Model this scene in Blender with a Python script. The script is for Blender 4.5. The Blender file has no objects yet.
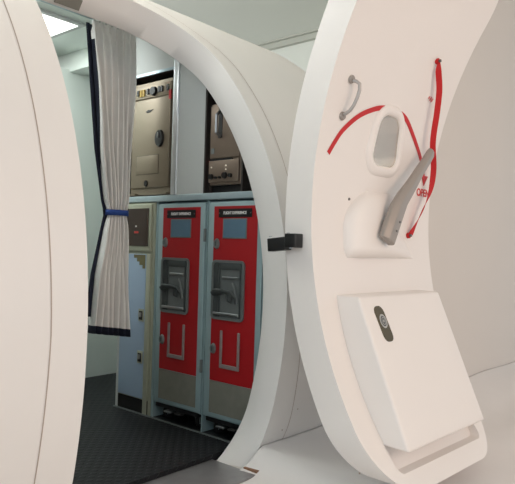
import bpy, bmesh, math, random
from mathutils import Vector, Matrix
random.seed(4)
sc = bpy.context.scene
PI = math.pi

# ------------------------------------------------------------------ camera
YAW, PITCH, ROLL, EYE = .7065, .0084, .0288, .8519
fw = Vector((-math.sin(YAW)*math.cos(PITCH), math.cos(YAW)*math.cos(PITCH), math.sin(PITCH)))
rt = Vector((math.cos(YAW), math.sin(YAW), 0))
up = rt.cross(fw)
r2 = rt*math.cos(ROLL) + up*math.sin(ROLL)
u2 = -rt*math.sin(ROLL) + up*math.cos(ROLL)
cam = bpy.data.objects.new('camera', bpy.data.cameras.new('camera'))
sc.collection.objects.link(cam)
cam.matrix_world = Matrix(((r2.x, u2.x, -fw.x, 0), (r2.y, u2.y, -fw.y, 0), (r2.z, u2.z, -fw.z, EYE), (0, 0, 0, 1)))
cam.data.sensor_fit = 'HORIZONTAL'; cam.data.sensor_width = 36
cam.data.lens = 610.9965/515*36
cam.data.clip_start = .02
sc.camera = cam

# ------------------------------------------------------------------ light
w = bpy.data.worlds.new('world'); sc.world = w; w.use_nodes = True
w.node_tree.nodes['Background'].inputs[0].default_value = (.90, .96, 1.0, 1)
w.node_tree.nodes['Background'].inputs[1].default_value = .84
def area(name, loc, target, size, power, color):
    l = bpy.data.lights.new(name, 'AREA'); l.shape = 'RECTANGLE'; l.size, l.size_y = size
    l.energy = power; l.color = color
    o = bpy.data.objects.new(name, l); sc.collection.objects.link(o)
    o.location = loc
    o.rotation_euler = (Vector(target)-Vector(loc)).to_track_quat('-Z', 'Y').to_euler()
    return o
area('window_daylight', (3.2, 1.6, 2.2), (-1.3, 1.8, .7), (2.4, 1.8), 54, (1.0, .66, .47))
area('added_front_fill', (-.9, -3.4, 2.0), (-1.6, 1.8, .9), (4.5, 2.6), 42, (.82, .94, 1.0))  # cool fill added behind the camera to brighten the jamb and door edge
area('added_ceiling_fill', (-3.0, .6, 2.38), (-3.3, 2.2, 3.3), (1.6, 1.0), 75, (1.0, 1.0, .97))  # unseen fill added above the fuselage only to brighten the ceiling
area('cabin_panel_light', (-3.05, 1.45, 1.975), (-3.05, 1.45, 0), (.44, .66), 9.0, (.94, 1.0, .985))
sc.view_settings.view_transform = 'Standard'; sc.view_settings.look = 'None'
sc.view_settings.gamma = 1; sc.view_settings.use_curve_mapping = False
sc.view_settings.exposure = 0.0

# ------------------------------------------------------------------ materials
def lin(c): return tuple(((v/255)/12.92 if v/255 <= .04045 else ((v/255+.055)/1.055)**2.4) for v in c)
def mat(name, rgb, rough=.5, metal=0, noise=.0, nscale=20, bump=0, bscale=60, coat=0, emis=0, spec=.5):
    m = bpy.data.materials.new(name); m.use_nodes = True
    nt = m.node_tree; b = nt.nodes['Principled BSDF']
    c = lin(rgb)
    b.inputs['Base Color'].default_value = (*c, 1)
    b.inputs['Roughness'].default_value = rough; b.inputs['Metallic'].default_value = metal
    b.inputs['Coat Weight'].default_value = coat; b.inputs['Specular IOR Level'].default_value = spec
    tc = nt.nodes.new('ShaderNodeTexCoord')
    n = nt.nodes.new('ShaderNodeTexNoise'); n.inputs['Scale'].default_value = nscale; n.inputs['Detail'].default_value = 5
    nt.links.new(tc.outputs['Object'], n.inputs['Vector'])
    mx = nt.nodes.new('ShaderNodeMix'); mx.data_type = 'RGBA'
    mx.inputs['A'].default_value = (*[v*(1-noise) for v in c], 1)
    mx.inputs['B'].default_value = (*[min(1, v*(1+noise)) for v in c], 1)
    nt.links.new(n.outputs['Fac'], mx.inputs['Factor']); nt.links.new(mx.outputs['Result'], b.inputs['Base Color'])
    if bump:
        n2 = nt.nodes.new('ShaderNodeTexNoise'); n2.inputs['Scale'].default_value = bscale
        nt.links.new(tc.outputs['Object'], n2.inputs['Vector'])
        bp = nt.nodes.new('ShaderNodeBump'); bp.inputs['Strength'].default_value = bump; bp.inputs['Distance'].default_value = .01
        nt.links.new(n2.outputs['Fac'], bp.inputs['Height']); nt.links.new(bp.outputs['Normal'], b.inputs['Normal'])
    if emis:
        b.inputs['Emission Color'].default_value = (*c, 1); b.inputs['Emission Strength'].default_value = emis
    return m
M = dict(
    skin=mat('white_gelcoat', (232, 229, 226), .38, noise=.02, nscale=3, coat=.15),
    door=mat('white_door_paint', (236, 231, 227), .42, noise=.015, nscale=4),
    seam=mat('seam_line', (176, 162, 152), .7),
    wall=mat('white_room_wall', (216, 210, 204), .8, noise=.02, nscale=2),
    ceil=mat('white_ceiling', (225, 226, 218), .85, noise=.02, nscale=1.5),
    mould=mat('cove_moulding', (190, 190, 180), .8),
    sheet=mat('white_sheet_fabric', (228, 224, 222), .85, noise=.03, nscale=5, bump=.15, bscale=7),
    chrome=mat('brushed_aluminium', (175, 178, 180), .32, 1, noise=.1, nscale=40),
    handle=mat('satin_handle_metal', (172, 168, 165), .35, .5),
    steel=mat('grey_cast_handle', (156, 149, 143), .42, .2, noise=.05, nscale=30),
    sill=mat('scuffed_sill_metal', (150, 150, 152), .45, .6, noise=.18, nscale=25),
    wood=mat('brown_wood_edge', (140, 100, 75), .7, noise=.2, nscale=30),
    red=mat('red_trolley_paint', (164, 13, 22), .5, noise=.06, nscale=25),
    redstripe=mat('red_stripe_paint', (196, 24, 28), .5),
    redtext=mat('red_lettering', (205, 70, 66), .6),
    ribbon=mat('red_webbing', (190, 18, 24), .65, noise=.12, nscale=120),
    trolley=mat('blue_grey_trolley_metal', (158, 182, 186), .4, .25, noise=.1, nscale=18),
    greypanel=mat('worn_grey_panel', (128, 128, 118), .6, .2, noise=.14, nscale=30),
    well=mat('grey_latch_well', (118, 124, 124), .45, .4, noise=.12, nscale=40),
    bracket=mat('worn_bracket_metal', (150, 138, 136), .5, .3, noise=.15, nscale=60),
    welldark=mat('dark_latch_well', (74, 80, 80), .5, .3, noise=.2, nscale=40),
    slot=mat('pale_slot_label', (86, 116, 136), .5, noise=.06, nscale=60),
    black=mat('black_plastic', (18, 18, 19), .4),
    rubberblack=mat('caster_rubber', (26, 26, 26), .7),
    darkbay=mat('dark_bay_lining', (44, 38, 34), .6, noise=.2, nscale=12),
    white_text=mat('white_lettering', (225, 225, 222), .6),
    cream=mat('cream_metal_trim', (172, 176, 156), .45, .2, noise=.08, nscale=20),
    paleblue=mat('pale_blue_door_laminate', (158, 180, 202), .35, noise=.05, nscale=8),
    olive=mat('olive_tape', (110, 104, 70), .6),
    brownglass=mat('brown_glass', (52, 36, 28), .12),
    oven=mat('beige_oven_metal', (138, 126, 108), .42, .5, noise=.06, nscale=9),
    ovendark=mat('oven_flap_outline', (84, 74, 60), .6),  # thin darker lines around the oven flap
    yellow=mat('yellow_switch', (200, 165, 60), .5),
    bronze=mat('bronze_equipment_metal', (138, 122, 108), .38, .5, noise=.12, nscale=15),
    redlamp=mat('red_indicator', (255, 60, 20), .4, emis=.6),
    whitelamp=mat('white_indicator', (240, 230, 215), .4, emis=.3),
    galley=mat('galley_white_laminate', (196, 200, 198), .5, noise=.04, nscale=4),
    columnm=mat('bright_column_trim', (240, 244, 248), .3, 1),
    ledge=mat('pale_ledge_metal', (176, 194, 200), .35, .4, noise=.08, nscale=25),
    inner=mat('cabin_liner', (228, 236, 230), .6, noise=.03, nscale=3),
    diffuser=mat('light_diffuser', (255, 255, 252), .5, emis=1.6),
    curtain=mat('grey_cream_curtain_cloth', (243, 243, 240), .9, noise=.08, nscale=14),
    navy=mat('navy_curtain_edge', (22, 28, 48), .9, noise=.1, nscale=30),
    blue=mat('blue_tieback_cloth', (38, 74, 150), .8, noise=.1, nscale=60),
    badge=mat('olive_gauge_window', (78, 66, 36), .2, .2, noise=.35, nscale=9),
    badgering=mat('gauge_ring_grey', (176, 176, 172), .4),
    badgeface=mat('gauge_face_dark', (40, 42, 46), .4),
    plate=mat('grey_sign_plate', (134, 132, 124), .45, .3, noise=.1, nscale=30),
    screw=mat('dull_screw_metal', (120, 116, 112), .4, .7),
)
# studded black rubber floor
def floor_mat():
    m = bpy.data.materials.new('studded_black_rubber'); m.use_nodes = True; nt = m.node_tree; b = nt.nodes['Principled BSDF']
    b.inputs['Base Color'].default_value = (*lin((27, 29, 32)), 1); b.inputs['Roughness'].default_value = .5
    b.inputs['Specular IOR Level'].default_value = .3
    tc = nt.nodes.new('ShaderNodeTexCoord'); mp = nt.nodes.new('ShaderNodeMapping'); mp.inputs['Scale'].default_value = (30, 30, 30)
    mp.inputs['Rotation'].default_value = (0, 0, PI/4)
    v = nt.nodes.new('ShaderNodeTexVoronoi'); v.inputs['Randomness'].default_value = 0; v.inputs['Scale'].default_value = 1
    nt.links.new(tc.outputs['Object'], mp.inputs['Vector']); nt.links.new(mp.outputs['Vector'], v.inputs['Vector'])
    r = nt.nodes.new('ShaderNodeMapRange'); r.inputs[1].default_value = .25; r.inputs[2].default_value = .36; r.inputs[3].default_value = 1; r.inputs[4].default_value = 0
    nt.links.new(v.outputs['Distance'], r.inputs[0])
    bp = nt.nodes.new('ShaderNodeBump'); bp.inputs['Strength'].default_value = .7; bp.inputs['Distance'].default_value = .003
    nt.links.new(r.outputs[0], bp.inputs['Height']); nt.links.new(bp.outputs['Normal'], b.inputs['Normal'])
    return m
M['rubber'] = floor_mat()
def pane_mat():
    m = bpy.data.materials.new('tinted_window_pane'); m.use_nodes = True; nt = m.node_tree
    nt.nodes.remove(nt.nodes['Principled BSDF']); out = nt.nodes['Material Output']
    t = nt.nodes.new('ShaderNodeBsdfTransparent'); t.inputs[0].default_value = (.95, .93, .90, 1)
    g = nt.nodes.new('ShaderNodeBsdfGlossy'); g.inputs['Color'].default_value = (.95, .84, .76, 1); g.inputs['Roughness'].default_value = .28
    mx = nt.nodes.new('ShaderNodeMixShader'); mx.inputs[0].default_value = .30
    nt.links.new(t.outputs[0], mx.inputs[1]); nt.links.new(g.outputs[0], mx.inputs[2]); nt.links.new(mx.outputs[0], out.inputs[0])
    return m
M['pane'] = pane_mat()

# ------------------------------------------------------------------ helpers
COL = sc.collection
def link_mesh(name, verts, faces, m, parent=None, smooth=False, bevel=0, mats=None, fm=None, autosmooth=None):
    me = bpy.data.meshes.new(name); me.from_pydata([tuple(v) for v in verts], [], faces); me.update()
    bm = bmesh.new(); bm.from_mesh(me); bmesh.ops.recalc_face_normals(bm, faces=bm.faces)
    if bevel:
        bmesh.ops.bevel(bm, geom=[e for e in bm.edges if len(e.link_faces) == 2 and e.calc_face_angle(0) > .5], offset=bevel, segments=3, affect='EDGES', profile=.5)
    if smooth or bevel:
        for f in bm.faces: f.smooth = True
        for e in bm.edges:
            if len(e.link_faces) == 2 and e.calc_face_angle(0) > (autosmooth or .6): e.smooth = False
    bm.to_mesh(me); bm.free()
    me.materials.append(m)
    for x in (mats or []): me.materials.append(x)
    if fm:
        for i, f in enumerate(me.polygons): f.material_index = fm[i]
    o = bpy.data.objects.new(name, me); COL.objects.link(o)
    if parent: o.parent = parent
    return o
class MB:
    def __init__(s): s.v = []; s.f = []
    def add(s, v, f):
        n = len(s.v); s.v += [tuple(x) for x in v]; s.f += [tuple(i+n for i in q) for q in f]; return s
    def box(s, x0, x1, y0, y1, z0, z1):
        return s.add([(x, y, z) for x in (x0, x1) for y in (y0, y1) for z in (z0, z1)],
                     [(0, 1, 3, 2), (4, 6, 7, 5), (0, 4, 5, 1), (2, 3, 7, 6), (0, 2, 6, 4), (1, 5, 7, 3)])
    def cyl(s, c, axis, r, h, n=20, r2=None):
        c = Vector(c); a = Vector(axis).normalized(); q = a.orthogonal().normalized(); p = a.cross(q)
        v = []
        for k, (d, rr) in enumerate(((0, r), (h, r2 if r2 is not None else r))):
            for i in range(n):
                t = 2*PI*i/n; v.append(c+a*d+q*rr*math.cos(t)+p*rr*math.sin(t))
        f = [(i, (i+1) % n, n+(i+1) % n, n+i) for i in range(n)] + [tuple(range(n)), tuple(range(n, 2*n))]
        return s.add(v, f)
    def tube(s, pts, rad, n=10, sx=1.0, closed=False):
        P = [Vector(p) for p in pts]; v = []; N = len(P); up0 = None
        for i, p in enumerate(P):
            a = P[(i-1) % N] if (closed or i) else p; b = P[(i+1) % N] if (closed or i < N-1) else p
            t = (b-a).normalized()
            if up0 is None: up0 = t.orthogonal().normalized()
            up0 = (up0 - t*up0.dot(t)).normalized(); q = t.cross(up0)
            rr = rad[i] if isinstance(rad, (list, tuple)) else rad
            for k in range(n):
                g = 2*PI*k/n; v.append(p+up0*rr*math.cos(g)*sx+q*rr*math.sin(g))
        f = []
        for i in range(N if closed else N-1):
            j = (i+1) % N
            for k in range(n): f.append((i*n+k, i*n+(k+1) % n, j*n+(k+1) % n, j*n+k))
        if not closed: f += [tuple(range(n)), tuple(range((N-1)*n, N*n))]
        return s.add(v, f)
    def prism(s, poly, y0, y1):            # polygon in x,z swept along y
        n = len(poly)
        v = [(x, y0, z) for x, z in poly] + [(x, y1, z) for x, z in poly]
        return s.add(v, [(i, (i+1) % n, n+(i+1) % n, n+i) for i in range(n)] + [tuple(range(n)), tuple(range(n, 2*n))])
    def make(s, name, m, parent=None, **k): return link_mesh(name, s.v, s.f, m, parent, **k)
def box(name, m, x0, x1, y0, y1, z0, z1, parent=None, **k): return MB().box(x0, x1, y0, y1, z0, z1).make(name, m, parent, **k)
def rrect(x0, x1, z0, z1, r, n=6):
    p = []
    for cx, cz, a0 in ((x1-r, z1-r, 0), (x0+r, z1-r, PI/2), (x0+r, z0+r, PI), (x1-r, z0+r, 1.5*PI)):
        for i in range(n+1):
            a = a0+PI/2*i/n; p.append((cx+r*math.cos(a), cz+r*math.sin(a)))
    return p
def thing(name, label, cat, loc=(0, 0, 0), rz=0, group=None):
    o = bpy.data.objects.new(name, None); COL.objects.link(o); o.location = loc; o.rotation_euler = (0, 0, rz)
    o.empty_display_size = .05
    o['label'] = label; o['category'] = cat
    if group: o['group'] = group
    return o
def tag(o, label, cat, group=None):
    o['label'] = label; o['category'] = cat
    if group: o['group'] = group
    return o
def struct(o): o['kind'] = 'structure'; return o
def text(name, s, size, m, parent, mat4, ext=.0006, sx=1):
    cu = bpy.data.curves.new(name, 'FONT'); cu.body = s; cu.size = size; cu.extrude = ext; cu.offset = size*.03
    cu.align_x = 'CENTER'; cu.align_y = 'CENTER'
    tmp = bpy.data.objects.new(name+'_t', cu); COL.objects.link(tmp); bpy.context.view_layer.update()
    me = bpy.data.meshes.new_from_object(tmp.evaluated_get(bpy.context.evaluated_depsgraph_get()))
    bpy.data.objects.remove(tmp); bpy.data.curves.remove(cu)
    me.name = name
    me.transform(mat4 @ Matrix.Diagonal((sx, 1, 1, 1)))
    me.materials.clear(); me.materials.append(m)
    o = bpy.data.objects.new(name, me); COL.objects.link(o); o.parent = parent
    return o

# ------------------------------------------------------------------ room
GROUND = -.03
struct(box('floor', M['wall'], -5.5, 4, -3, 9, GROUND-.06, GROUND))
struct(box('ceiling', M['ceil'], -7, 4, -.5, 6.2, 3.0, 3.08))
struct(box('wall_back', M['ceil'], -7, -1.62, 4.95, 5.03, GROUND, 3.0))
struct(box('trim_1', M['mould'], -7, -1.62, 4.90, 4.95, 2.93, 3.0))
struct(box('trim_2', M['mould'], -7, -1.62, 4.86, 4.90, 2.985, 3.0))
struct(box('wall_right', M['wall'], -1.62, -1.5, 2.83, 8.5, GROUND, 3.6))

# ------------------------------------------------------------------ fuselage shell
FC = dict(cx=-3.0394, cz=.6013, R=1.5434, th=.1266, k1=.0990, k2=-.0666)
def frad(a, r):
    s = math.sin(a); return r*(1+FC['k1']*s*s+FC['k2']*s**3)
def fpt(y, a, off=0):
    r = frad(a, FC['R']-off); return (FC['cx']+r*math.cos(a), y, FC['cz']+r*math.sin(a))
YN, YF, ATOP, RC = 1.0173, 1.9456, .9385, .36
ABOT = -.5633; RCB = .4428; R0 = FC['R']
A0 = -.40
def yfar(a):
    s = a*R0; st, sb = ATOP*R0, ABOT*R0; y = YF
    if s > st-RC: d = s-(st-RC); y = YF-RC+math.sqrt(max(0, RC*RC-d*d))
    if s < sb+RCB: d = (sb+RCB)-s; y = YF-RCB+math.sqrt(max(0, RCB*RCB-d*d))
    return y-.0647*(s-.2029)**2
def ynear(a):
    s = a*R0; st = ATOP*R0; rc = .12
    return YN + (rc-math.sqrt(max(0, rc*rc-(s-(st-rc))**2)) if s > st-rc else 0)
fus = thing('aircraft_fuselage', 'large white curved aircraft cabin mock-up with an oval door opening', 'aircraft', (-1.67, 1.5, GROUND))
FO = Vector(fus.location)
def F(v): return [tuple(Vector(p)-FO) for p in v]
rows = [A0+(ATOP-A0)*i/90 for i in range(60)]
last = rows[-1]
rows += [last+(ATOP-last)*math.sin(PI/2*i/40) for i in range(1, 41)]
Y0, Y1 = -.9, 2.80
def shell_strips():
    mb = MB()
    for off in (0, .03):
        for side in (0, 1):
            v = []; nc = 14
            for a in rows:
                lo, hi = (Y0, ynear(a)) if side == 0 else (yfar(a), Y1)
                for c in range(nc+1):
                    t = c/nc
                    v.append(fpt(lo+(hi-lo)*t, a, off))
            f = [(i*(nc+1)+c, i*(nc+1)+c+1, (i+1)*(nc+1)+c+1, (i+1)*(nc+1)+c) for i in range(len(rows)-1) for c in range(nc)]
            mb.add(v, f)
        v = []; N = 70; a1 = PI+.40
        for i in range(N+1):
            a = ATOP+(a1-ATOP)*i/N
            for c in range(11): v.append(fpt(Y0+(Y1-Y0)*c/10, a, off))
        mb.add(v, [(i*11+c, i*11+c+1, (i+1)*11+c+1, (i+1)*11+c) for i in range(N) for c in range(10)])
    # open ends of the shell
    for y in (Y0, Y1):
        v = []; N = 120
        for i in range(N+1):
            a = A0+(PI+.40-A0)*i/N; v += [fpt(y, a), fpt(y, a, .03)]
        mb.add(v, [(2*i, 2*i+1, 2*i+3, 2*i+2) for i in range(N)])
    return mb
mb = shell_strips(); o = link_mesh('skin', F(mb.v), mb.f, M['skin'], fus, smooth=True)
# door surround: the thick white reveal that follows the opening
srows = [-.46, -.43]+rows
path = [(yfar(a), a) for a in srows]
ycn = ynear(rows[-1])
path += [(path[-1][0]+(ycn-path[-1][0])*i/20, ATOP) for i in range(1, 21)]
path += [(ynear(a), a) for a in reversed(srows)]
def reveal():
    v = []; f = []
    prof = [(0.0, 0), (.06, 0), (FC['th']-.003, 0), (FC['th'], .003), (FC['th'], .015), (.0305, .015)]
    for i, (y, a) in enumerate(path):
        side = 1 if i < len(srows) else 0 if i < len(srows)+20 else -1
        for off, g_ in prof: v.append(fpt(y+side*g_, a+(g_/R0 if side == 0 or a > ATOP-.1 else 0), off))
    n = len(prof)
    for i in range(len(path)-1):
        for k in range(n-1): f.append((i*n+k, i*n+k+1, (i+1)*n+k+1, (i+1)*n+k))
    return v, f
v, f = reveal(); link_mesh('door_surround', F(v), f, M['skin'], fus, smooth=True, autosmooth=.9)
# skin seams beside the opening
def seam(yf_, a_from, a_to, n=90, wdt=.0035):
    v = []; f = []
    for i in range(n+1):
        a = a_from+(a_to-a_from)*i/n; y = yf_(a)
        v += [fpt(y-wdt/2, a, -.0012), fpt(y+wdt/2, a, -.0012)]
    return v, [(2*i, 2*i+1, 2*i+3, 2*i+2) for i in range(n)]
v, f = seam(lambda a: YN-.115-(.02*a if a > 0 else -.04*a), A0, 1.3); link_mesh('panel_seam', F(v), f, M['seam'], fus)
v, f = seam(lambda a: yfar(min(a, ATOP-.12))+.10+.05*min(1, max(0, -a*3))-(0 if a < ATOP-.12 else (a-ATOP+.12)*1.1), A0, 1.25); link_mesh('panel_seam', F(v), f, M['seam'], fus)
# sill
sl = MB().box(-1.745, -1.505, 1.03, 1.80, GROUND, -.018).make('sill_plate', M['sill'], fus, bevel=.003); sl.location = -FO
wd = MB().box(-1.575, -1.508, 1.80, 1.83, GROUND, -.008).make('sill_edging', M['wood'], fus); wd.location = -FO
# plate on the underside of the opening's header
def pl(y, off, lift):
    p = Vector(fpt(y, ATOP, off)); tdir = Vector((math.sin(ATOP), 0, -math.cos(ATOP))); return p+tdir*lift
cs = [(1.275, .072), (1.385, .072), (1.385, .115), (1.275, .115)]
vv = [pl(y, o_, .001) for y, o_ in cs] + [pl(y, o_, .006) for y, o_ in cs]
pp = link_mesh('sign_plate', F(vv), [(0, 1, 2, 3), (4, 5, 6, 7), (0, 1, 5, 4), (1, 2, 6, 5), (2, 3, 7, 6), (3, 0, 4, 7)], M['plate'], fus)
# end bulkheads inside the shell
def bulk(y0, y1):
    P = [(FC['cx']+frad(a, FC['R']-.02)*math.cos(a), FC['cz']+frad(a, FC['R']-.02)*math.sin(a)) for a in [A0+(PI+.8)*i/60 for i in range(61)]]
    return MB().prism(P, y0, y1)
for y0, y1 in ((-.9, -.86), (2.76, 2.80)):
    b = bulk(y0, y1).make('end_bulkhead', M['inner'], fus); b.location = -FO
# small scratches / rivets on the lower skin
for (y, a) in ((2.02, -.33), (2.10, -.28)):
    p = Vector(fpt(y, a, -.001)); r = MB().cyl(p-FO, (math.cos(a), 0, math.sin(a)), .003, .0015, 10).make('rivet', M['seam'], fus)

# cabin interior structure
struct(box('floor', M['rubber'], -4.45, -1.745, -.8, 2.75, GROUND+.002, 0))
struct(box('wall_left', M['inner'], -3.36, -3.30, 1.2, 2.75, 0, 1.9))
struct(box('ceiling', M['inner'], -3.9, -2.47, -.8, 2.08, 2.0, 2.02))
struct(box('ceiling', M['inner'], -3.9, -2.62, 2.15, 2.75, 1.89, 1.905))
struct(box('trim_3', M['inner'], -3.9, -2.62, 2.06, 2.15, 1.885, 2.0))
# ceiling light panel
lt = thing('ceiling_light', 'bright white rectangular light panel in the cabin ceiling beside the curtain rail', 'light', (-3.06, 1.45, 1.999))
box('frame', M['galley'], -.27, .27, -.38, .38, -.012, 0, lt)
box('diffuser', M['diffuser'], -.24, .24, -.35, .35, -.016, -.0125, lt)
# small switch box on the beam
sb = thing('switch_box', 'small pale vent fitting on the ceiling beam left of the curtain', 'fitting', (-3.05, 2.058, 1.94))
box('case', M['galley'], -.025, .025, -.012, 0, -.035, .035, sb, bevel=.003)
box('slot', M['mould'], -.016, .016, -.0145, -.0125, .008, .02, sb); box('slot', M['mould'], -.016, .016, -.0145, -.0125, -.02, -.008, sb)

# ------------------------------------------------------------------ galley
G = 1.972
gal = thing('galley_unit', 'white galley wall unit with two upper bays above a pale metal ledge', 'cabinet', (-2.1, G, 0))
def g(name, m, x0, x1, y0, y1, z0, z1, parent=gal, **k):
    ox = Vector((-2.1, G, 0)); return box(name, m, x0-ox.x, x1-ox.x, y0-ox.y, y1-ox.y, z0, z1, parent, **k)
YB = 2.72
g('side_panel', M['galley'], -2.63, -2.612, G, YB, 0, 1.88)
g('worktop', M['ledge'], -2.63, -1.66, G-.006, YB, 1.062, 1.092, bevel=.003)
g('header_panel', M['galley'], -2.612, -2.236, G, G+.03, 1.712, 1.93)
g('bay_trim', M['ledge'], -2.612, -2.236, G-.004, G, 1.703, 1.716)
g('column', M['columnm'], -2.240, -2.203, G-.008, G+.03, 1.092, 1.92, bevel=.003)
g('partition_panel', M['galley'], -2.203, -2.022, G, YB, 1.092, 1.78)
g('header_panel', M['galley'], -2.022, -1.84, G, G+.03, 1.58, 1.62)
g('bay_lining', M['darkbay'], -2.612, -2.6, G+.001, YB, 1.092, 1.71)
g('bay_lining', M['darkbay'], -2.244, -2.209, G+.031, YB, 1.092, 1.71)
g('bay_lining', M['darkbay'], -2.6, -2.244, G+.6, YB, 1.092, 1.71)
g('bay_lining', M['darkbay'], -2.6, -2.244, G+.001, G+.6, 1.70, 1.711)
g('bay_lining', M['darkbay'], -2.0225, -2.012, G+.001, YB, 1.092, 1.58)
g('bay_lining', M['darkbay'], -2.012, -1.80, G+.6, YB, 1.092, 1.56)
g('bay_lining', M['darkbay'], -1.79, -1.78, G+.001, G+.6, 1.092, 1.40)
g('base_partition', M['trolley'], -2.352, -2.3375, G+.006, YB, 0, 1.062)
g('base_partition', M['trolley'], -1.9965, -1.9895, G+.006, YB, 0, 1.062)
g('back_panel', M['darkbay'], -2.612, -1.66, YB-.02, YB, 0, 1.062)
g('floor_strip', M['well'], -2.63, -1.72, G-.014, G-.004, 0, .005)

# left oven insert
ov = thing('galley_oven', 'beige metal oven insert with black round knob in the upper left galley bay', 'oven', (-2.42, 1.99, 1.096))
ob = Vector(ov.location)
def q(name, m, x0, x1, z0, z1, d0, d1, parent, base=None, **k):    # x,z world; d = depth in front of the base's y
    b = base or ob
    return box(name, m, x0-b.x, x1-b.x, -d1, -d0, z0-b.z, z1-b.z, parent, **k)
q('body', M['oven'], -2.578, -2.272, 1.100, 1.672, -.5, 0, ov)
dr = q('door', M['oven'], -2.570, -2.276, 1.135, 1.585, .0, .010, ov, bevel=.004)
q('flap', M['oven'], -2.522, -2.352, 1.205, 1.298, .0105, .0125, dr, bevel=.0008)
mb = MB()
for a, b, c, d in ((-2.524, -2.350, 1.298, 1.300), (-2.524, -2.350, 1.203, 1.205), (-2.524, -2.522, 1.203, 1.3), (-2.352, -2.350, 1.203, 1.3)):
    mb.box(a-ob.x, b-ob.x, -.0118, -.0103, c-ob.z, d-ob.z)
mb.make('flap_gap', M['ovendark'], dr)
cp = q('control_panel', M['oven'], -2.570, -2.276, 1.592, 1.655, .0, .006, ov, bevel=.002)
kn = MB().cyl((-2.406-ob.x, -.006, 1.622-ob.z), (0, -1, 0), .024, .014, 24, .02).make('dial', M['black'], cp, smooth=True)
for x, m in ((-2.53, 'black'), (-2.505, 'yellow'), (-2.485, 'yellow'), (-2.452, 'black'), (-2.365, 'black'), (-2.345, 'black'), (-2.30, 'black')):
    q('switch', M[m], x-.007, x+.007, 1.605 if m == 'yellow' else 1.612, 1.64, .006, .012, cp)
q('red_tab', M['redstripe'], -2.282, -2.268, 1.565, 1.61, .010, .016, ov)
lk = MB().cyl((-2.345-ob.x, -.010, 1.378-ob.z), (0, -1, 0), .030, .012, 28, .027)
lk.v = [(x, y, (z-(1.378-ob.z))*1.45+(1.378-ob.z)) for x, y, z in lk.v]
l_ = lk.make('latch_knob', M['black'], dr, smooth=True)
q('latch_grip', M['chrome'], -2.349, -2.341, 1.380, 1.405, .022, .027, l_)
br = MB().add([(-2.46-ob.x, -.0115, 1.522-ob.z), (-2.435-ob.x, -.0115, 1.518-ob.z), (-2.40-ob.x, -.0115, 1.530-ob.z), (-2.425-ob.x, -.0115, 1.531-ob.z)], [(0, 1, 2, 3)])
br.f = []; 
pts = [(-2.462, 1.522), (-2.445, 1.515), (-2.425, 1.518), (-2.402, 1.530), (-2.425, 1.528), (-2.44, 1.531)]
MB().prism([(a-ob.x, b-ob.z) for a, b in pts], -.012, -.010).make('emblem', M['black'], dr)
c_ = MB().cyl((-2.44-ob.x, -.010, 1.157-ob.z), (0, -1, 0), .010, .008, 16); c_.v = [(x, y, (z-(1.157-ob.z))*1.6+1.157-ob.z) for x, y, z in c_.v]
c_.make('drain_latch', M['black'], dr)
for x in (-2.55, -2.305): q('rail_foot', M['oven'], x-.03, x+.03, 1.098, 1.108, .0, .02, ov)

# right bay equipment
eq = thing('coffee_maker', 'bronze metal galley appliance with dials and red indicator in the dark right bay', 'appliance', (-1.93, 1.984, 1.094))
eb = Vector(eq.location)
q('body', M['bronze'], -1.992, -1.800, 1.128, 1.50, -.4, 0, eq, eb, bevel=.004)
uf = q('upper_panel', M['bronze'], -1.988, -1.806, 1.248, 1.488, 0, .008, eq, eb, bevel=.003)
lf = q('control_panel', M['bronze'], -1.990, -1.806, 1.140, 1.238, 0, .012, eq, eb, bevel=.003)
q('slot', M['black'], -1.985, -1.85, 1.238, 1.246, .000, .012, lf, eb)
hd = MB().tube([(-1.925-eb.x, -.010, 1.46-eb.z), (-1.925-eb.x, -.035, 1.44-eb.z), (-1.925-eb.x, -.035, 1.36-eb.z), (-1.925-eb.x, -.010, 1.345-eb.z)], .007, 10).make('lever', M['chrome'], uf, smooth=True)
q('lever_slot', M['black'], -1.937, -1.913, 1.34, 1.475, .008, .010, uf, eb)
q('sticker', M['well'], -1.980, -1.96, 1.27, 1.295, .008, .0095, uf, eb)
for x, z, r in ((-1.970, 1.166, .013), (-1.940, 1.160, .006), (-1.915, 1.160, .006), (-1.885, 1.168, .015), (-1.850, 1.166, .010)):
    MB().cyl((x-eb.x, -.012, z-eb.z), (0, -1, 0), r, .012, 18, r*.85).make('dial', M['black'], lf, smooth=True)
for x, z in ((-1.970, 1.208), (-1.880, 1.212), (-1.880, 1.195)):
    MB().cyl((x-eb.x, -.012, z-eb.z), (0, -1, 0), .0035, .003, 10).make('indicator', M['whitelamp'], lf)
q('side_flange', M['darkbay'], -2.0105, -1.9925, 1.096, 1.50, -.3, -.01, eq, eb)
MB().cyl((-2.001-eb.x, .009, 1.238-eb.z), (0, -1, 0), .0045, .004, 10).make('red_indicator', M['redlamp'], eq)
q('plinth', M['black'], -1.990, -1.802, 1.094, 1.128, -.4, -.02, eq, eb)

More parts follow.
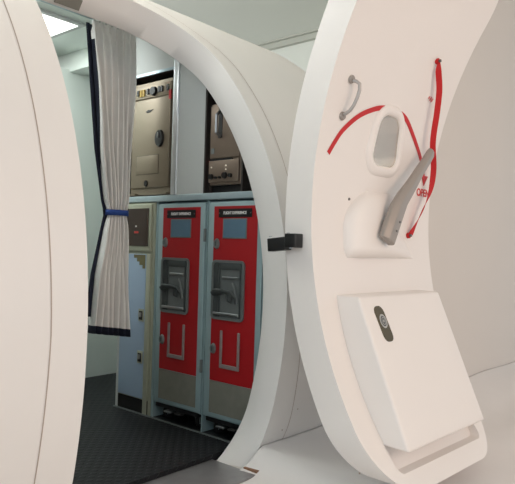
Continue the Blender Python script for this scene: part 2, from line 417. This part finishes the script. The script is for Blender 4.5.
# narrow cabinet at the left end
cb = thing('storage_cabinet', 'narrow cream-framed galley cabinet with pale blue door and brown glass window', 'cabinet', (-2.48, G, 0))
cbv = Vector(cb.location)
def c(name, m, x0, x1, z0, z1, d0, d1, parent=cb, **k): return q(name, M[m], x0, x1, z0, z1, d0, d1, parent, cbv, **k)
c('body', 'cream', -2.608, -2.355, .0, 1.060, -.6, 0, bevel=.002)
c('kick_board', 'black', -2.604, -2.370, .005, .072, .0005, .004)
ud = c('upper_door', 'cream', -2.602, -2.372, .815, 1.052, 0, .010, bevel=.003)
c('window_pane', 'brownglass', -2.570, -2.390, .840, 1.030, .010, .0125, ud)
c('red_mark', 'redtext', -2.500, -2.466, .905, .915, .0125, .013, ud)
c('pale_mark', 'white_text', -2.492, -2.480, .936, .944, .0125, .013, ud)
ld = c('lower_door', 'paleblue', -2.602, -2.405, .077, .800, 0, .008, bevel=.003)
c('edge_trim', 'cream', -2.402, -2.372, .005, .800, 0, .009, bevel=.002)
mb = MB()
for i, (a, b, t, u) in enumerate(((-2.50, -2.41, .797, .780), (-2.475, -2.41, .780, .762), (-2.455, -2.41, .762, .745), (-2.43, -2.41, .745, .728))):
    mb.box(a-cbv.x, b-cbv.x, -.0092, -.0078, u, t)
mb.make('tape_patch', M['olive'], ld)
for z in (.495, .285):
    l = c('latch', 'cream', -2.448, -2.408, z-.032, z+.030, .008, .012, ld, bevel=.001)
    c('latch_recess', 'black', -2.443, -2.415, z-.024, z+.020, .012, .0125, l)
    c('latch_tongue', 'chrome', -2.436, -2.422, z-.01, z+.012, .0126, .017, l)

# meal trolleys
W = .338
def trolley():
    t = thing('meal_trolley', 'red-fronted meal trolley standing left of its twin, beside the cream-framed cabinet', 'trolley', (-2.336, G+.012, 0), 0, 'red meal trolleys under the ledge')
    def b(name, m, x0, x1, z0, z1, d0, d1, parent=t, **k): return box(name, M[m], x0, x1, -d1, -d0, z0, z1, parent, **k)
    b('body', 'trolley', 0, W, .075, 1.055, -.62, 0, bevel=.004)
    d = b('door', 'trolley', .006, W-.006, .082, 1.05, 0, .012, bevel=.005)
    b('red_panel', 'red', .046, .304, .25, 1.030, .012, .0145, d)
    b('grey_panel', 'greypanel', .046, .304, .105, .248, .012, .0142, d)
    npl = b('name_plate', 'black', .076, .273, .980, 1.018, .0145, .017, d)
    R = Matrix.Rotation(PI/2, 4, 'X')
    text('lettering', 'FLIGHT EXPERIENCE', .0175, M['white_text'], npl, Matrix.Translation((.1745, -.0175, .999)) @ R, sx=.86)
    for x in (.082, .267): MB().cyl((x, -.017, .999), (0, -1, 0), .003, .0012, 8).make('rivet', M['screw'], npl)
    lb = b('card_holder', 'well', .103, .246, .886, .975, .0145, .0165, d, bevel=.0008)
    b('card', 'slot', .109, .240, .891, .970, .0166, .0176, lb)
    def oval(name, x, z):
        m_ = MB().cyl((x, -.0145, z), (0, -1, 0), .017, .010, 24, .013); m_.v = [(a, bb, (cc-z)*1.45+z) for a, bb, cc in m_.v]
        o = m_.make(name, M['well'], d, smooth=True)
        b('lock_slot', 'welldark', x-.003, x+.003, z-.01, z+.01, .0246, .0256, o)
    oval('lock', .068, .862); oval('lock', .064, .392)
    # latch well: raised rounded rim around a recess
    rr = rrect(.047, .243, .525, .790, .022); ri = rrect(.058, .233, .537, .779, .015)
    n = len(rr); v = [(x, -.0145, z) for x, z in rr]+[(x, -.022, z) for x, z in rr]+[(x, -.022, z) for x, z in ri]+[(x, -.0146, z) for x, z in ri]
    f = [(k*n+i, k*n+(i+1) % n, (k+1)*n+(i+1) % n, (k+1)*n+i) for k in range(3) for i in range(n)]
    wl = link_mesh('latch_well', v, f, M['well'], d, smooth=True, autosmooth=.8)
    MB().prism(ri, -.0149, -.0146).make('well_floor', M['well'], wl)
    b('well_side', 'welldark', .053, .083, .538, .778, .0149, .0175, wl)
    b('well_top', 'welldark', .098, .222, .748, .778, .0149, .021, wl, bevel=.002)
    b('inner_frame', 'welldark', .090, .096, .538, .778, .0149, .020, wl); b('inner_frame', 'welldark', .214, .220, .538, .748, .0149, .020, wl)
    b('upper_bar', 'chrome', .112, .206, .708, .718, .0149, .024, wl, bevel=.002)
    b('lower_bar', 'chrome', .060, .214, .545, .558, .0149, .024, wl, bevel=.003)
    MB().tube([(.062, -.024, .638), (.09, -.03, .650), (.13, -.028, .652), (.17, -.028, .648), (.195, -.024, .625), (.198, -.022, .60)], [.016, .019, .012, .011, .010, .007], 10, .6).make('paddle_latch', M['welldark'], wl, smooth=True)
    MB().tube([(.172, -.020, .690), (.186, -.022, .672), (.196, -.022, .64), (.205, -.02, .60)], .006, 8).make('latch_rod', M['well'], wl, smooth=True)
    MB().tube([(.14, -.018, .645), (.145, -.019, .61), (.165, -.019, .605), (.17, -.018, .64)], .005, 8).make('latch_pin', M['welldark'], wl, smooth=True)
    # U bracket below
    mb = MB().box(.108, .121, -.022, -.0145, .322, .478).box(.212, .225, -.022, -.0145, .322, .478).box(.108, .225, -.022, -.0145, .312, .330)
    mb.make('card_bracket', M['bracket'], d, bevel=.002)
    # side hinges
    for z in (.30, .90): b('hinge', 'well', W-.010, W+.001, z-.03, z+.03, .004, .016, d, bevel=.002)
    # brake bar and casters
    b('brake_bar', 'black', .02, W-.02, .060, .078, -.04, .004)
    b('pedal', 'chrome', .10, .15, .048, .056, -.004, .024, bevel=.002); b('pedal', 'rubberblack', .17, .215, .048, .056, -.004, .022, bevel=.002)
    for x in (.055, W-.055):
        for y in (.05, .56):
            fk = MB().box(x-.016, x-.012, y-.022, y+.018, .02, .075).box(x+.012, x+.016, y-.022, y+.018, .02, .075).box(x-.016, x+.016, y-.022, y+.018, .068, .076).make('caster_fork', M['well'], t)
            MB().cyl((x-.010, y, .029), (1, 0, 0), .028, .020, 22).make('caster_wheel', M['rubberblack'], fk, smooth=True)
    return t
t1 = trolley()
def dup(o, parent=None):
    n = o.copy(); COL.objects.link(n)
    if parent: n.parent = parent
    for ch in list(o.children): dup(ch, n)
    return n
t2 = dup(t1); t2.location = (-1.988, G+.012, 0)
t2['label'] = 'red-fronted meal trolley on the right, partly hidden by the curved door surround'

# ------------------------------------------------------------------ curtain and rail
rail = thing('curtain_rail', 'slim grey-blue curtain rail running under the door header', 'rail', (-2.43, 1.4, 1.918))
MB().box(-.012, .008, -.55, .235, -.034, .0).make('track', M['ledge'], rail, bevel=.003)
for y in (-.3, .20): MB().box(-.006, .006, y, y+.02, 0, .080).make('bracket', M['ledge'], rail)
def smooth(t): return t*t*(3-2*t)
def curtain():
    c = thing('curtain', 'grey-cream pleated curtain with navy hem, gathered by a blue tieback', 'curtain', (-2.45, 1.76, .43))
    base = Vector(c.location)
    NZ, NY = 80, 150
    key = [(1.895, 1.632, 1.895), (1.60, 1.665, 1.885), (1.30, 1.70, 1.875), (1.05, 1.748, 1.868), (.995, 1.765, 1.862), (.93, 1.75, 1.868), (.70, 1.705, 1.880), (.42, 1.682, 1.898)]
    def span(z):
        for (za, a0, a1), (zb, b0, b1) in zip(key, key[1:]):
            if z >= zb-1e-6:
                t = (za-z)/(za-zb); return a0+(b0-a0)*t, a1+(b1-a1)*t
        return key[-1][1:]
    v = []; f = []; fm = []
    for i in range(NZ+1):
        for j in range(NY+1):
            u = j/NY
            zb = .425-.035*u
            z = 1.895+(zb-1.895)*i/NZ
            l, r = span(max(z, .42))
            y = l+(r-l)*u
            amp = .020*(.5+.5*min(1, i/14)) if z > 1.0 else .013+.020*min(1, (1.0-z)/.3)
            ph = u*2*PI
            x = -2.45+amp*(math.sin(ph*6.5+.5*math.sin(z*3))+.35*math.sin(ph*13+z*2+1))+.006*math.sin(z*9+ph*2)
            if z > 1.85: x = -2.45+amp*(.7*math.sin(ph*13)+.5*math.sin(ph*6.5))
            y += .006*math.sin(ph*6.5+1.2)
            pinch = math.exp(-((z-1.0)/.05)**2)
            x = -2.45+(x+2.45)*(1-.45*pinch)+.02*(1-pinch)*(0)
            v.append((x-base.x, y-base.y, z-base.z))
    for i in range(NZ):
        for j in range(NY):
            k = i*(NY+1)+j
            f.append((k, k+1, k+NY+2, k+NY+1))
            navy = i >= NZ-2 or (j < 4 and 4 < i < 46)
            fm.append(1 if navy else 0)
    o = link_mesh('curtain_cloth', v, f, M['curtain'], c, smooth=True, mats=[M['navy']], fm=fm, autosmooth=3)
    md = o.modifiers.new('thick', 'SOLIDIFY'); md.thickness = .003; md.offset = 0
    # navy lining falling behind at the left
    v = []; f = []
    for i in range(41):
        z = 1.88-(1.88-.50)*i/40; l, r = span(z)
        sh = .03*smooth(max(0, (1.0-z)/.55)) if z < 1 else 0
        for j in range(9):
            u = j/8; y = l-.006-sh*.3+u*(.05+sh*3)
            v.append((-2.482+.006*math.sin(u*9)-base.x, y-base.y, z-base.z))
    for i in range(40):
        for j in range(8):
            k = i*9+j; f.append((k, k+1, k+10, k+9))
    lo = link_mesh('lining', v, f, M['navy'], c, smooth=True); md = lo.modifiers.new('thick', 'SOLIDIFY'); md.thickness = .003
    # heading tape and gliders
    v = []; f = []
    ring = []
    for k in range(28):
        a = 2*PI*k/28; ring.append((-2.45+.034*math.cos(a), 1.8135+.058*math.sin(a)))
    for (x, y) in ring:
        for z in (.985, 1.012): v.append((x-base.x, y-base.y, z-base.z))
    n = len(ring); f = [(2*i, 2*((i+1) % n), 2*((i+1) % n)+1, 2*i+1) for i in range(n)]
    tb = link_mesh('tieback', v, f, M['blue'], c, smooth=True); md = tb.modifiers.new('thick', 'SOLIDIFY'); md.thickness = .004; md.offset = 1
    for k in range(8):
        y = 1.645+k*.034
        MB().cyl((-2.445-base.x, y-base.y, 1.885-base.z), (0, 0, 1), .004, .024, 8).make('glider', M['galley'], c)
    return c
curtain()

# ------------------------------------------------------------------ the open door
D = dict(zc=.9906, R=1.7407, th=.1215, m1=-.0535, m2=.0569, W=.8542)
door = thing('aircraft_door', 'open white curved aircraft door swung back beside the opening', 'door', (.3654-1.75, 1.7766, 0), -.0537)
def dprof(a, off=0):
    s = math.sin(a); r = D['R']*(1+D['m1']*s*s+D['m2']*s**3)*(1-off/D['R']); return D['R']-r*math.cos(a), D['zc']+r*s
def xat(z, off):
    lo, hi = -.95, .95
    for _ in range(40):
        m = (lo+hi)/2
        if dprof(m, off)[1] < z: lo = m
        else: hi = m
    return dprof(lo, off)[0]
def xi(z): return xat(z, D['th'])
def xo(z): return xat(z, 0)
ZB, ZT, CR = .052, 2.03, .20
def rowsolid(zs, lf, rf, xf, xb, nc, name, m, parent, **k):
    """closed solid between a front and a back surface; rows at heights zs, each from lf(z) to rf(z) in y"""
    v = []; f = []; nr = len(zs); st = nc+1
    for fn in (xf, xb):
        for z in zs:
            a, b = lf(z), rf(z)
            for c_ in range(nc+1):
                y = a+(b-a)*c_/nc; v.append((fn(y, z), y, z))
    o = nr*st
    for i in range(nr-1):
        for c_ in range(nc):
            k_ = i*st+c_
            f.append((k_, k_+1, k_+st+1, k_+st)); f.append((o+k_, o+k_+st, o+k_+st+1, o+k_+1))
        f.append((i*st, (i+1)*st, o+(i+1)*st, o+i*st)); f.append((i*st+nc, o+i*st+nc, o+(i+1)*st+nc, (i+1)*st+nc))
    for c_ in range(nc):
        f.append((c_, o+c_, o+c_+1, c_+1)); q_ = (nr-1)*st+c_; f.append((q_, q_+1, o+q_+1, o+q_))
    return link_mesh(name, v, f, m, parent, **k)
def corner(z, z0, z1, r):
    if z < z0+r: d = (z0+r)-z
    elif z > z1-r: d = z-(z1-r)
    else: return 0
    return r-math.sqrt(max(0, r*r-d*d))
def cosrows(z0, z1, r, n, m=14):
    a = [z0+r*(1-math.cos(PI/2*i/m)) for i in range(m+1)]
    b = [z0+r+(z1-z0-2*r)*i/n for i in range(1, n)]
    c_ = [z1-r+r*math.sin(PI/2*i/m) for i in range(m+1)]
    return a+b+c_
zs = cosrows(ZB, ZT, CR, 70)
panel = rowsolid(zs, lambda z: corner(z, ZB, ZT, CR), lambda z: D['W']-corner(z, ZB, ZT, CR),
                 lambda y, z: xi(z), lambda y, z: xo(z), 12, 'door_panel', M['door'], door, smooth=True, autosmooth=.7)
def cut(target, cutter):
    md = target.modifiers.new('cut', 'BOOLEAN'); md.object = cutter; md.operation = 'DIFFERENCE'; md.solver = 'EXACT'
    bpy.context.view_layer.update()
    dg = bpy.context.evaluated_depsgraph_get(); me = bpy.data.meshes.new_from_object(target.evaluated_get(dg))
    target.modifiers.clear(); target.data = me; bpy.data.objects.remove(cutter)
    bm = bmesh.new(); bm.from_mesh(me)
    for f_ in bm.faces: f_.smooth = True
    for e in bm.edges:
        e.smooth = not (len(e.link_faces) == 2 and e.calc_face_angle(0) > .5)
    bm.to_mesh(me); bm.free()
# stowage recess
RZ0, RZ1 = .106, .683
c_ = rowsolid(cosrows(RZ0, RZ1, .03, 24, 6), lambda z: .118+corner(z, RZ0, RZ1, .03), lambda z: .752-corner(z, RZ0, RZ1, .03),
              lambda y, z: xi(z)+.10, lambda y, z: xi(z)-.038, 6, 'cutter', M['door'], door)
cut(panel, c_)
# window opening
WZ0, WZ1, WR = 1.193, 1.388, .05
def skew(z): return .015*(1.29-z)/.1
def wl_(z): return (.346+skew(z)*-.5)+corner(z, WZ0, WZ1, WR)
def wr_(z): return .508+skew(z)*1.2-corner(z, WZ0, WZ1, WR)
c_ = rowsolid(cosrows(WZ0, WZ1, WR, 8, 8), wl_, wr_, lambda y, z: xi(z)+.10, lambda y, z: xo(z)-.05, 4, 'cutter', M['door'], door)
cut(panel, c_)
# window surround: puffy loop
zs_w = cosrows(WZ0-.012, WZ1+.012, WR+.012, 8, 8)
def wpath(grow):
    z0, z1, r = WZ0-grow, WZ1+grow, WR+grow
    zz = cosrows(z0, z1, r, 8, 10)
    L_ = [(.346-skew(z)*.5-grow+corner(z, z0, z1, r), z) for z in zz]; R_ = [(.508+skew(z)*1.2+grow-corner(z, z0, z1, r), z) for z in reversed(zz)]
    out = []
    for p in L_+R_:
        if not out or (abs(p[0]-out[-1][0])+abs(p[1]-out[-1][1])) > 1e-4: out.append(p)
    return out
PR = [(.000, -.004), (.000, .006), (.004, .011), (.013, .0155), (.024, .015), (.034, .010), (.040, .004), (.043, -.003)]
loops = []
base_path = wpath(.0)
cxw = sum(p[0] for p in base_path)/len(base_path); czw = (WZ0+WZ1)/2
N_ = len(base_path); v = []
for gr, h in PR:
    for i, (y, z) in enumerate(base_path):
        y0_, z0_ = base_path[i-1]; y1_, z1_ = base_path[(i+1) % N_]
        t = Vector((y1_-y0_, z1_-z0_)).normalized(); nrm = Vector((-t.y, t.x))
        if nrm.dot(Vector((y-cxw, z-czw))) < 0: nrm = -nrm
        yy, zz_ = y+nrm.x*gr, z+nrm.y*gr
        v.append((xi(zz_)+h, yy, zz_))
f = [(k*N_+i, k*N_+(i+1) % N_, (k+1)*N_+(i+1) % N_, (k+1)*N_+i) for k in range(len(PR)-1) for i in range(N_)]
# inner tube wall down to the pane
nb = len(v)
v += [(xi(z)-.10, y, z) for y, z in base_path]
f += [(i, (i+1) % N_, nb+(i+1) % N_, nb+i) for i in range(N_)]
wf = link_mesh('window_frame', v, f, M['door'], door, smooth=True, autosmooth=1.2)
rowsolid(cosrows(WZ0+.0005, WZ1-.0005, WR, 8, 8), wl_, wr_, lambda y, z: xi(z)+.004, lambda y, z: xi(z)+.000, 4, 'window_pane', M['pane'], wf, smooth=True)
# white cover panel behind the pane (outer skin of the door)
# curve strips lying on the door's inner surface
def ribbon_on_door(name, pts, width, m, off0, thick, parent, taper=None):
    # catmull-rom
    P = [Vector((p[0], p[1])) for p in pts]; Q = []
    for i in range(len(P)-1):
        p0 = P[max(0, i-1)]; p1 = P[i]; p2 = P[i+1]; p3 = P[min(len(P)-1, i+2)]
        for k in range(8):
            t = k/8; Q.append(.5*((2*p1)+(-p0+p2)*t+(2*p0-5*p1+4*p2-p3)*t*t+(-p0+3*p1-3*p2+p3)*t**3))
    Q.append(P[-1]); v = []; n = len(Q)
    for i, q_ in enumerate(Q):
        t = (Q[min(n-1, i+1)]-Q[max(0, i-1)]).normalized(); nr = Vector((-t.y, t.x))*width/2*(taper(i/(n-1)) if taper else 1)
        for s in (1, -1):
            a = q_+nr*s
            v += [(xi(a.y)+off0, a.x, a.y), (xi(a.y)+off0+thick, a.x, a.y)]
    f = []
    for i in range(n-1):
        a = i*4; b = a+4
        f += [(a+1, a+3, b+3, b+1), (a, b, b+2, a+2), (a, a+1, b+1, b), (a+2, b+2, b+3, a+3)]
    f += [(0, 2, 3, 1), ((n-1)*4, (n-1)*4+1, (n-1)*4+3, (n-1)*4+2)]
    return link_mesh(name, v, f, m, parent, smooth=True)
arcp = [(.068, 1.199), (.098, 1.246), (.132, 1.291), (.202, 1.349), (.273, 1.385), (.347, 1.408), (.44, 1.414), (.526, 1.400), (.607, 1.352), (.699, 1.280), (.75, 1.224), (.775, 1.178)]
ribbon_on_door('warning_stripe', arcp, .019, M['redstripe'], .0008, .0012, door)
# arrow head and OPEN
zz = 1.17
MB().add([(xi(1.19)+.002, .752, 1.190), (xi(1.19)+.002, .806, 1.190), (xi(1.14)+.002, .782, 1.146), (xi(1.19)+.004, .752, 1.190), (xi(1.19)+.004, .806, 1.190), (xi(1.14)+.004, .782, 1.146)],
         [(0, 1, 2), (3, 5, 4), (0, 3, 4, 1), (1, 4, 5, 2), (2, 5, 3, 0)]).make('arrow_head', M['redstripe'], door)
TX = Matrix(((0, 0, 1, 0), (1, 0, 0, 0), (0, 1, 0, 0), (0, 0, 0, 1)))
text('lettering', 'OPEN', .046, M['redtext'], door, Matrix.Translation((xi(1.11)+.0015, .785, 1.114)) @ TX, sx=.95)
text('lettering', '///', .034, M['redtext'], door, Matrix.Translation((xi(1.505)+.002, .672, 1.502)) @ Matrix.Rotation(-.5, 4, 'X') @ TX, sx=1.2)
# small bolt left of the housing
MB().cyl((xi(1.045), .225, 1.045), (1, 0, 0), .006, .004, 14, .004).make('bolt', M['screw'], door, smooth=True)
# grab handle
gh = MB()
def on(y, z, o): return (xi(z)+o, y, z)
gh.tube([on(.112, 1.460, .010), on(.116, 1.456, .022), on(.124, 1.447, .034), on(.127, 1.425, .039), on(.125, 1.40, .039), on(.119, 1.372, .036), on(.115, 1.354, .028), on(.111, 1.345, .016), on(.110, 1.342, .008)], .0065, 12)
g_ = gh.make('grab_handle', M['handle'], door, smooth=True, autosmooth=1.2)
for z in (1.466, 1.338):
    MB().cyl(on(.110, z, -.001), (1, 0, 0), .017, .010, 24, .013).make('mounting_boss', M['steel'], g_, smooth=True)
# lever housing: a moulded dome
HZ0, HZ1 = .822, 1.086
def hl(z):
    t = (z-HZ0)/(HZ1-HZ0)
    lo = .190+.020*max(0, 1-t*6)**2
    return lo+.150*(max(0, t-.35)/.65)**2.6
def hr(z):
    t = (z-HZ0)/(HZ1-HZ0)
    return .600-.03*t-.3*max(0, t-.7)**1.5+.105*max(0, 1-t/.5)
def hsurf(y, z):
    a, b = hl(z), hr(z); u = (y-a)/(b-a+1e-9); t = (z-HZ0)/(HZ1-HZ0)
    e = 1-(max(0, 1-u/.26))**2.6
    e2 = 1-(max(0, (u-.35)/.65))**1.6
    e3 = 1-(max(0, (t-.50)/.5))**2.6
    e4 = 1-(max(0, 1-t/.17))**2.4
    h = .058*max(0, e)**.6*max(0, e2)**.8*max(0, e3)**.6*max(0, e4)**.6
    return xi(z)+h
zsH = [HZ0+(HZ1-HZ0)*(.5-.5*math.cos(PI*i/48)) for i in range(49)]
housing = rowsolid(zsH, hl, hr, lambda y, z: hsurf(y, z)+.0005, lambda y, z: xi(z)-.003, 60, 'lever_housing', M['door'], door, smooth=True, autosmooth=1.3)
# lever: faceted tapering bar
LV = [((.364, .890), .041, .024), ((.400, .955), .041, .024), ((.436, 1.016), .041, .023), ((.470, 1.058), .034, .021), ((.534, 1.116), .029, .019), ((.600, 1.182), .023, .018), ((.668, 1.245), .022, .017), ((.694, 1.272), .0215, .016), ((.706, 1.288), .017, .012)]
v = []; n = len(LV); sec = [(-1, -.55), (-1, .35), (-.35, 1), (.75, .9), (1, .45), (1, -.6)]
for i, ((y, z), hw, hd_) in enumerate(LV):
    a = Vector(LV[max(0, i-1)][0]); b = Vector(LV[min(n-1, i+1)][0]); t = (b-a).normalized()
    if i == 0: t = Vector((.43, .9)).normalized()
    nr = Vector((t.y, -t.x))
    for s, d in sec:
        v.append((.205+d*hd_, y+nr.x*s*hw, z+nr.y*s*hw))
k = len(sec)
f = [(i*k+j, i*k+(j+1) % k, (i+1)*k+(j+1) % k, (i+1)*k+j) for i in range(n-1) for j in range(k)]+[tuple(range(k)), tuple(range((n-1)*k, n*k))]
lv = link_mesh('door_lever', v, f, M['steel'], door, bevel=.005)
MB().cyl((xi(.96), .395, .955), (1, 0, 0), .020, .205-xi(.96)-.015, 24).make('lever_hub', M['steel'], lv, smooth=True)
for y, z in ((.382, .930), (.405, .965)): MB().cyl((.205+.033, y, z), (1, 0, 0), .0045, .004, 12).make('lever_screw', M['screw'], lv)
# red safety strap with bolts
SP = [(.618, 1.634, .012), (.625, 1.60, .022), (.665, 1.53, .035), (.692, 1.44, .043), (.706, 1.37, .045), (.725, 1.31, .045), (.775, 1.22, .042), (.780, 1.13, .040), (.745, 1.050, .034), (.708, .985, .026), (.675, .935, .016), (.668, .922, .010)]
def strap():
    P = [Vector((xi(z)+o, y, z)) for y, z, o in SP]; Q = []
    for i in range(len(P)-1):
        p0 = P[max(0, i-1)]; p1 = P[i]; p2 = P[i+1]; p3 = P[min(len(P)-1, i+2)]
        for k in range(10):
            t = k/10; Q.append(.5*((2*p1)+(-p0+p2)*t+(2*p0-5*p1+4*p2-p3)*t*t+(-p0+3*p1-3*p2+p3)*t**3))
    Q.append(P[-1]); n = len(Q); v = []
    for i, q_ in enumerate(Q):
        s = i/(n-1); t = (Q[min(n-1, i+1)]-Q[max(0, i-1)]).normalized()
        side = t.cross(Vector((1, 0, 0))).normalized(); nrm = side.cross(t)
        tw = -.9 if s < .55 else -.9+1.7*smooth(min(1, (s-.55)/.2)) if s < .75 else .8-1.3*smooth((s-.75)/.25)
        wdt = .0125*min(1, .35+s*7)*min(1, .45+(1-s)*7)
        dirv = (side*math.cos(tw)+nrm*math.sin(tw))*wdt; nn = (nrm*math.cos(tw)-side*math.sin(tw))*.001
        v += [q_+dirv+nn, q_-dirv+nn, q_-dirv-nn, q_+dirv-nn]
    f = [(i*4+j, i*4+(j+1) % 4, (i+1)*4+(j+1) % 4, (i+1)*4+j) for i in range(n-1) for j in range(4)]+[(0, 1, 2, 3), tuple((n-1)*4+j for j in range(4))]
    return link_mesh('safety_strap', v, f, M['ribbon'], door, smooth=True, autosmooth=1)
st = strap()
for y, z in ((.615, 1.638), (.667, .921)):
    MB().cyl(on(y, z, -.001), (1, 0, 0), .012, .012, 16).make('strap_washer', M['ribbon'], st, smooth=True)
    MB().cyl(on(y, z, .011), (1, 0, 0), .006, .009, 12).make('strap_bolt', M['screw'], st, smooth=True)
# slide stowage box
BZ0, BZ1 = .187, .686
def bx_(z): return .462+(.255-.462)*(z-.196)/(.675-.196)
bus = rowsolid([BZ0+(BZ1-BZ0)*i/16 for i in range(17)], lambda z: .1185, lambda z: .715, lambda y, z: bx_(z), lambda y, z: xi(z)-.0385, 6,
               'slide_box', M['door'], door, bevel=.010, autosmooth=.9)
def on_b(y, z, o):
    nx = Vector((.479, 0, .207)).normalized(); return (bx_(z)+nx.x*o, y, z+nx.z*o)
gp = rrect(.190, .250, .527, .650, .024, 8)
gp = [(y+(0.58-z)*.10, z) for y, z in gp]
n = len(gp); v = [on_b(y, z, -.001) for y, z in gp]+[on_b(y, z, .002) for y, z in gp]
gw = link_mesh('gauge_window', v, [(i, (i+1) % n, n+(i+1) % n, n+i) for i in range(n)]+[tuple(range(n)), tuple(range(n, 2*n))], M['badge'], bus)
axis = Vector((.479, 0, .207)).normalized()
def ringmesh(name, r0, r1, o, m):
    cz, cy = .597, .221; v = []
    tz = axis.cross(Vector((0, 1, 0))); 
    c0 = Vector(on_b(cy, cz, o))
    for rr in (r0, r1):
        for i in range(32):
            a = 2*PI*i/32; v.append(c0+Vector((0, 1, 0))*rr*math.cos(a)*.92+tz*rr*math.sin(a)*1.15)
    v += [p+axis*.0012 for p in v]
    f = []
    for i in range(32):
        j = (i+1) % 32
        f += [(i, j, 32+j, 32+i), (64+i, 96+i, 96+j, 64+j), (i, 64+i, 64+j, j), (32+i, 32+j, 96+j, 96+i)]
    return link_mesh(name, v, f, m, bus)
ringmesh('gauge_ring', .023, .017, .002, M['badgering'])
ringmesh('gauge_dial', .017, .0005, .002, M['badgeface'])
ringmesh('gauge_ring', .0125, .010, .0034, M['badgering'])
ringmesh('gauge_needle', .005, .001, .0034, M['badgering'])
# small mark on the door's hinge-side edge near the bottom
MB().box(.35, .356, -.0015, .0005, .118, .124).make('edge_mark', M['seam'], door)

# ------------------------------------------------------------------ hinge
hg = thing('door_hinge', 'black two-part hinge joining the open door to the fuselage', 'hinge', (-1.398, 1.742, .868))
hb = MB().box(-.034, .048, -.010, .030, -.028, .020).make('hinge_block', M['black'], hg, bevel=.003)
hb.rotation_euler = (0, -.10, 0)
h2 = MB().box(.050, .100, -.016, .030, -.014, .036).make('hinge_block', M['black'], hg, bevel=.003)
for x, z in ((-.026, .022), (.056, .035)): MB().cyl((x, 0, z), (0, 0, 1), .006, .004, 12).make('hinge_bolt', M['chrome'], hg)
MB().cyl((.068, 0, -.018), (0, 0, 1), .006, .004, 12).make('hinge_bolt', M['chrome'], hg)

# ------------------------------------------------------------------ white sheet on the ground
def skinx(z): 
    lo, hi = -.42, .9
    for _ in range(30):
        m = (lo+hi)/2
        if fpt(0, m)[2] < z: lo = m
        else: hi = m
    return fpt(0, lo)[0]
v = []; f = []; NX, NYS = 60, 150
for i in range(NYS+1):
    y = 1.35+(7.5-1.35)*(i/NYS)**1.4
    for j in range(NX+1):
        t = j/NX
        hz = .075+.008*math.sin(y*5)
        k0 = min(1, max(0, (y-1.74)/.16)); hz = .004+(hz-.004)*k0*k0*(3-2*k0)
        x0 = skinx(hz)-.003 if y < 2.80 else -1.496
        x = x0+(.9-x0)*t**1.35
        d = x-x0
        z = (hz-.0)*math.exp(-d/.35) - .020 + .016*math.sin(3.1*y+5*x)*min(1, d*3) + .014*math.sin(9*x-3*y+1)*min(1, d*2) + .004*math.sin(19*x+2*y)*min(1, d*2)
        if y < 1.9: z = GROUND+.004+(z-GROUND-.004)*k0
        z = max(z, GROUND+.003)
        v.append((x+1.0, y-2.5, z+.03))
for i in range(NYS):
    for j in range(NX):
        k_ = i*(NX+1)+j; f.append((k_, k_+1, k_+NX+2, k_+NX+1))
sh = link_mesh('dust_sheet', v, f, M['sheet'], None, smooth=True, autosmooth=3)
sh.location = (-1.0, 2.5, -.03)
md = sh.modifiers.new('thick', 'SOLIDIFY'); md.thickness = .002; md.offset = -1
tag(sh, 'white wrinkled sheet spread over the floor under the open door', 'sheet')
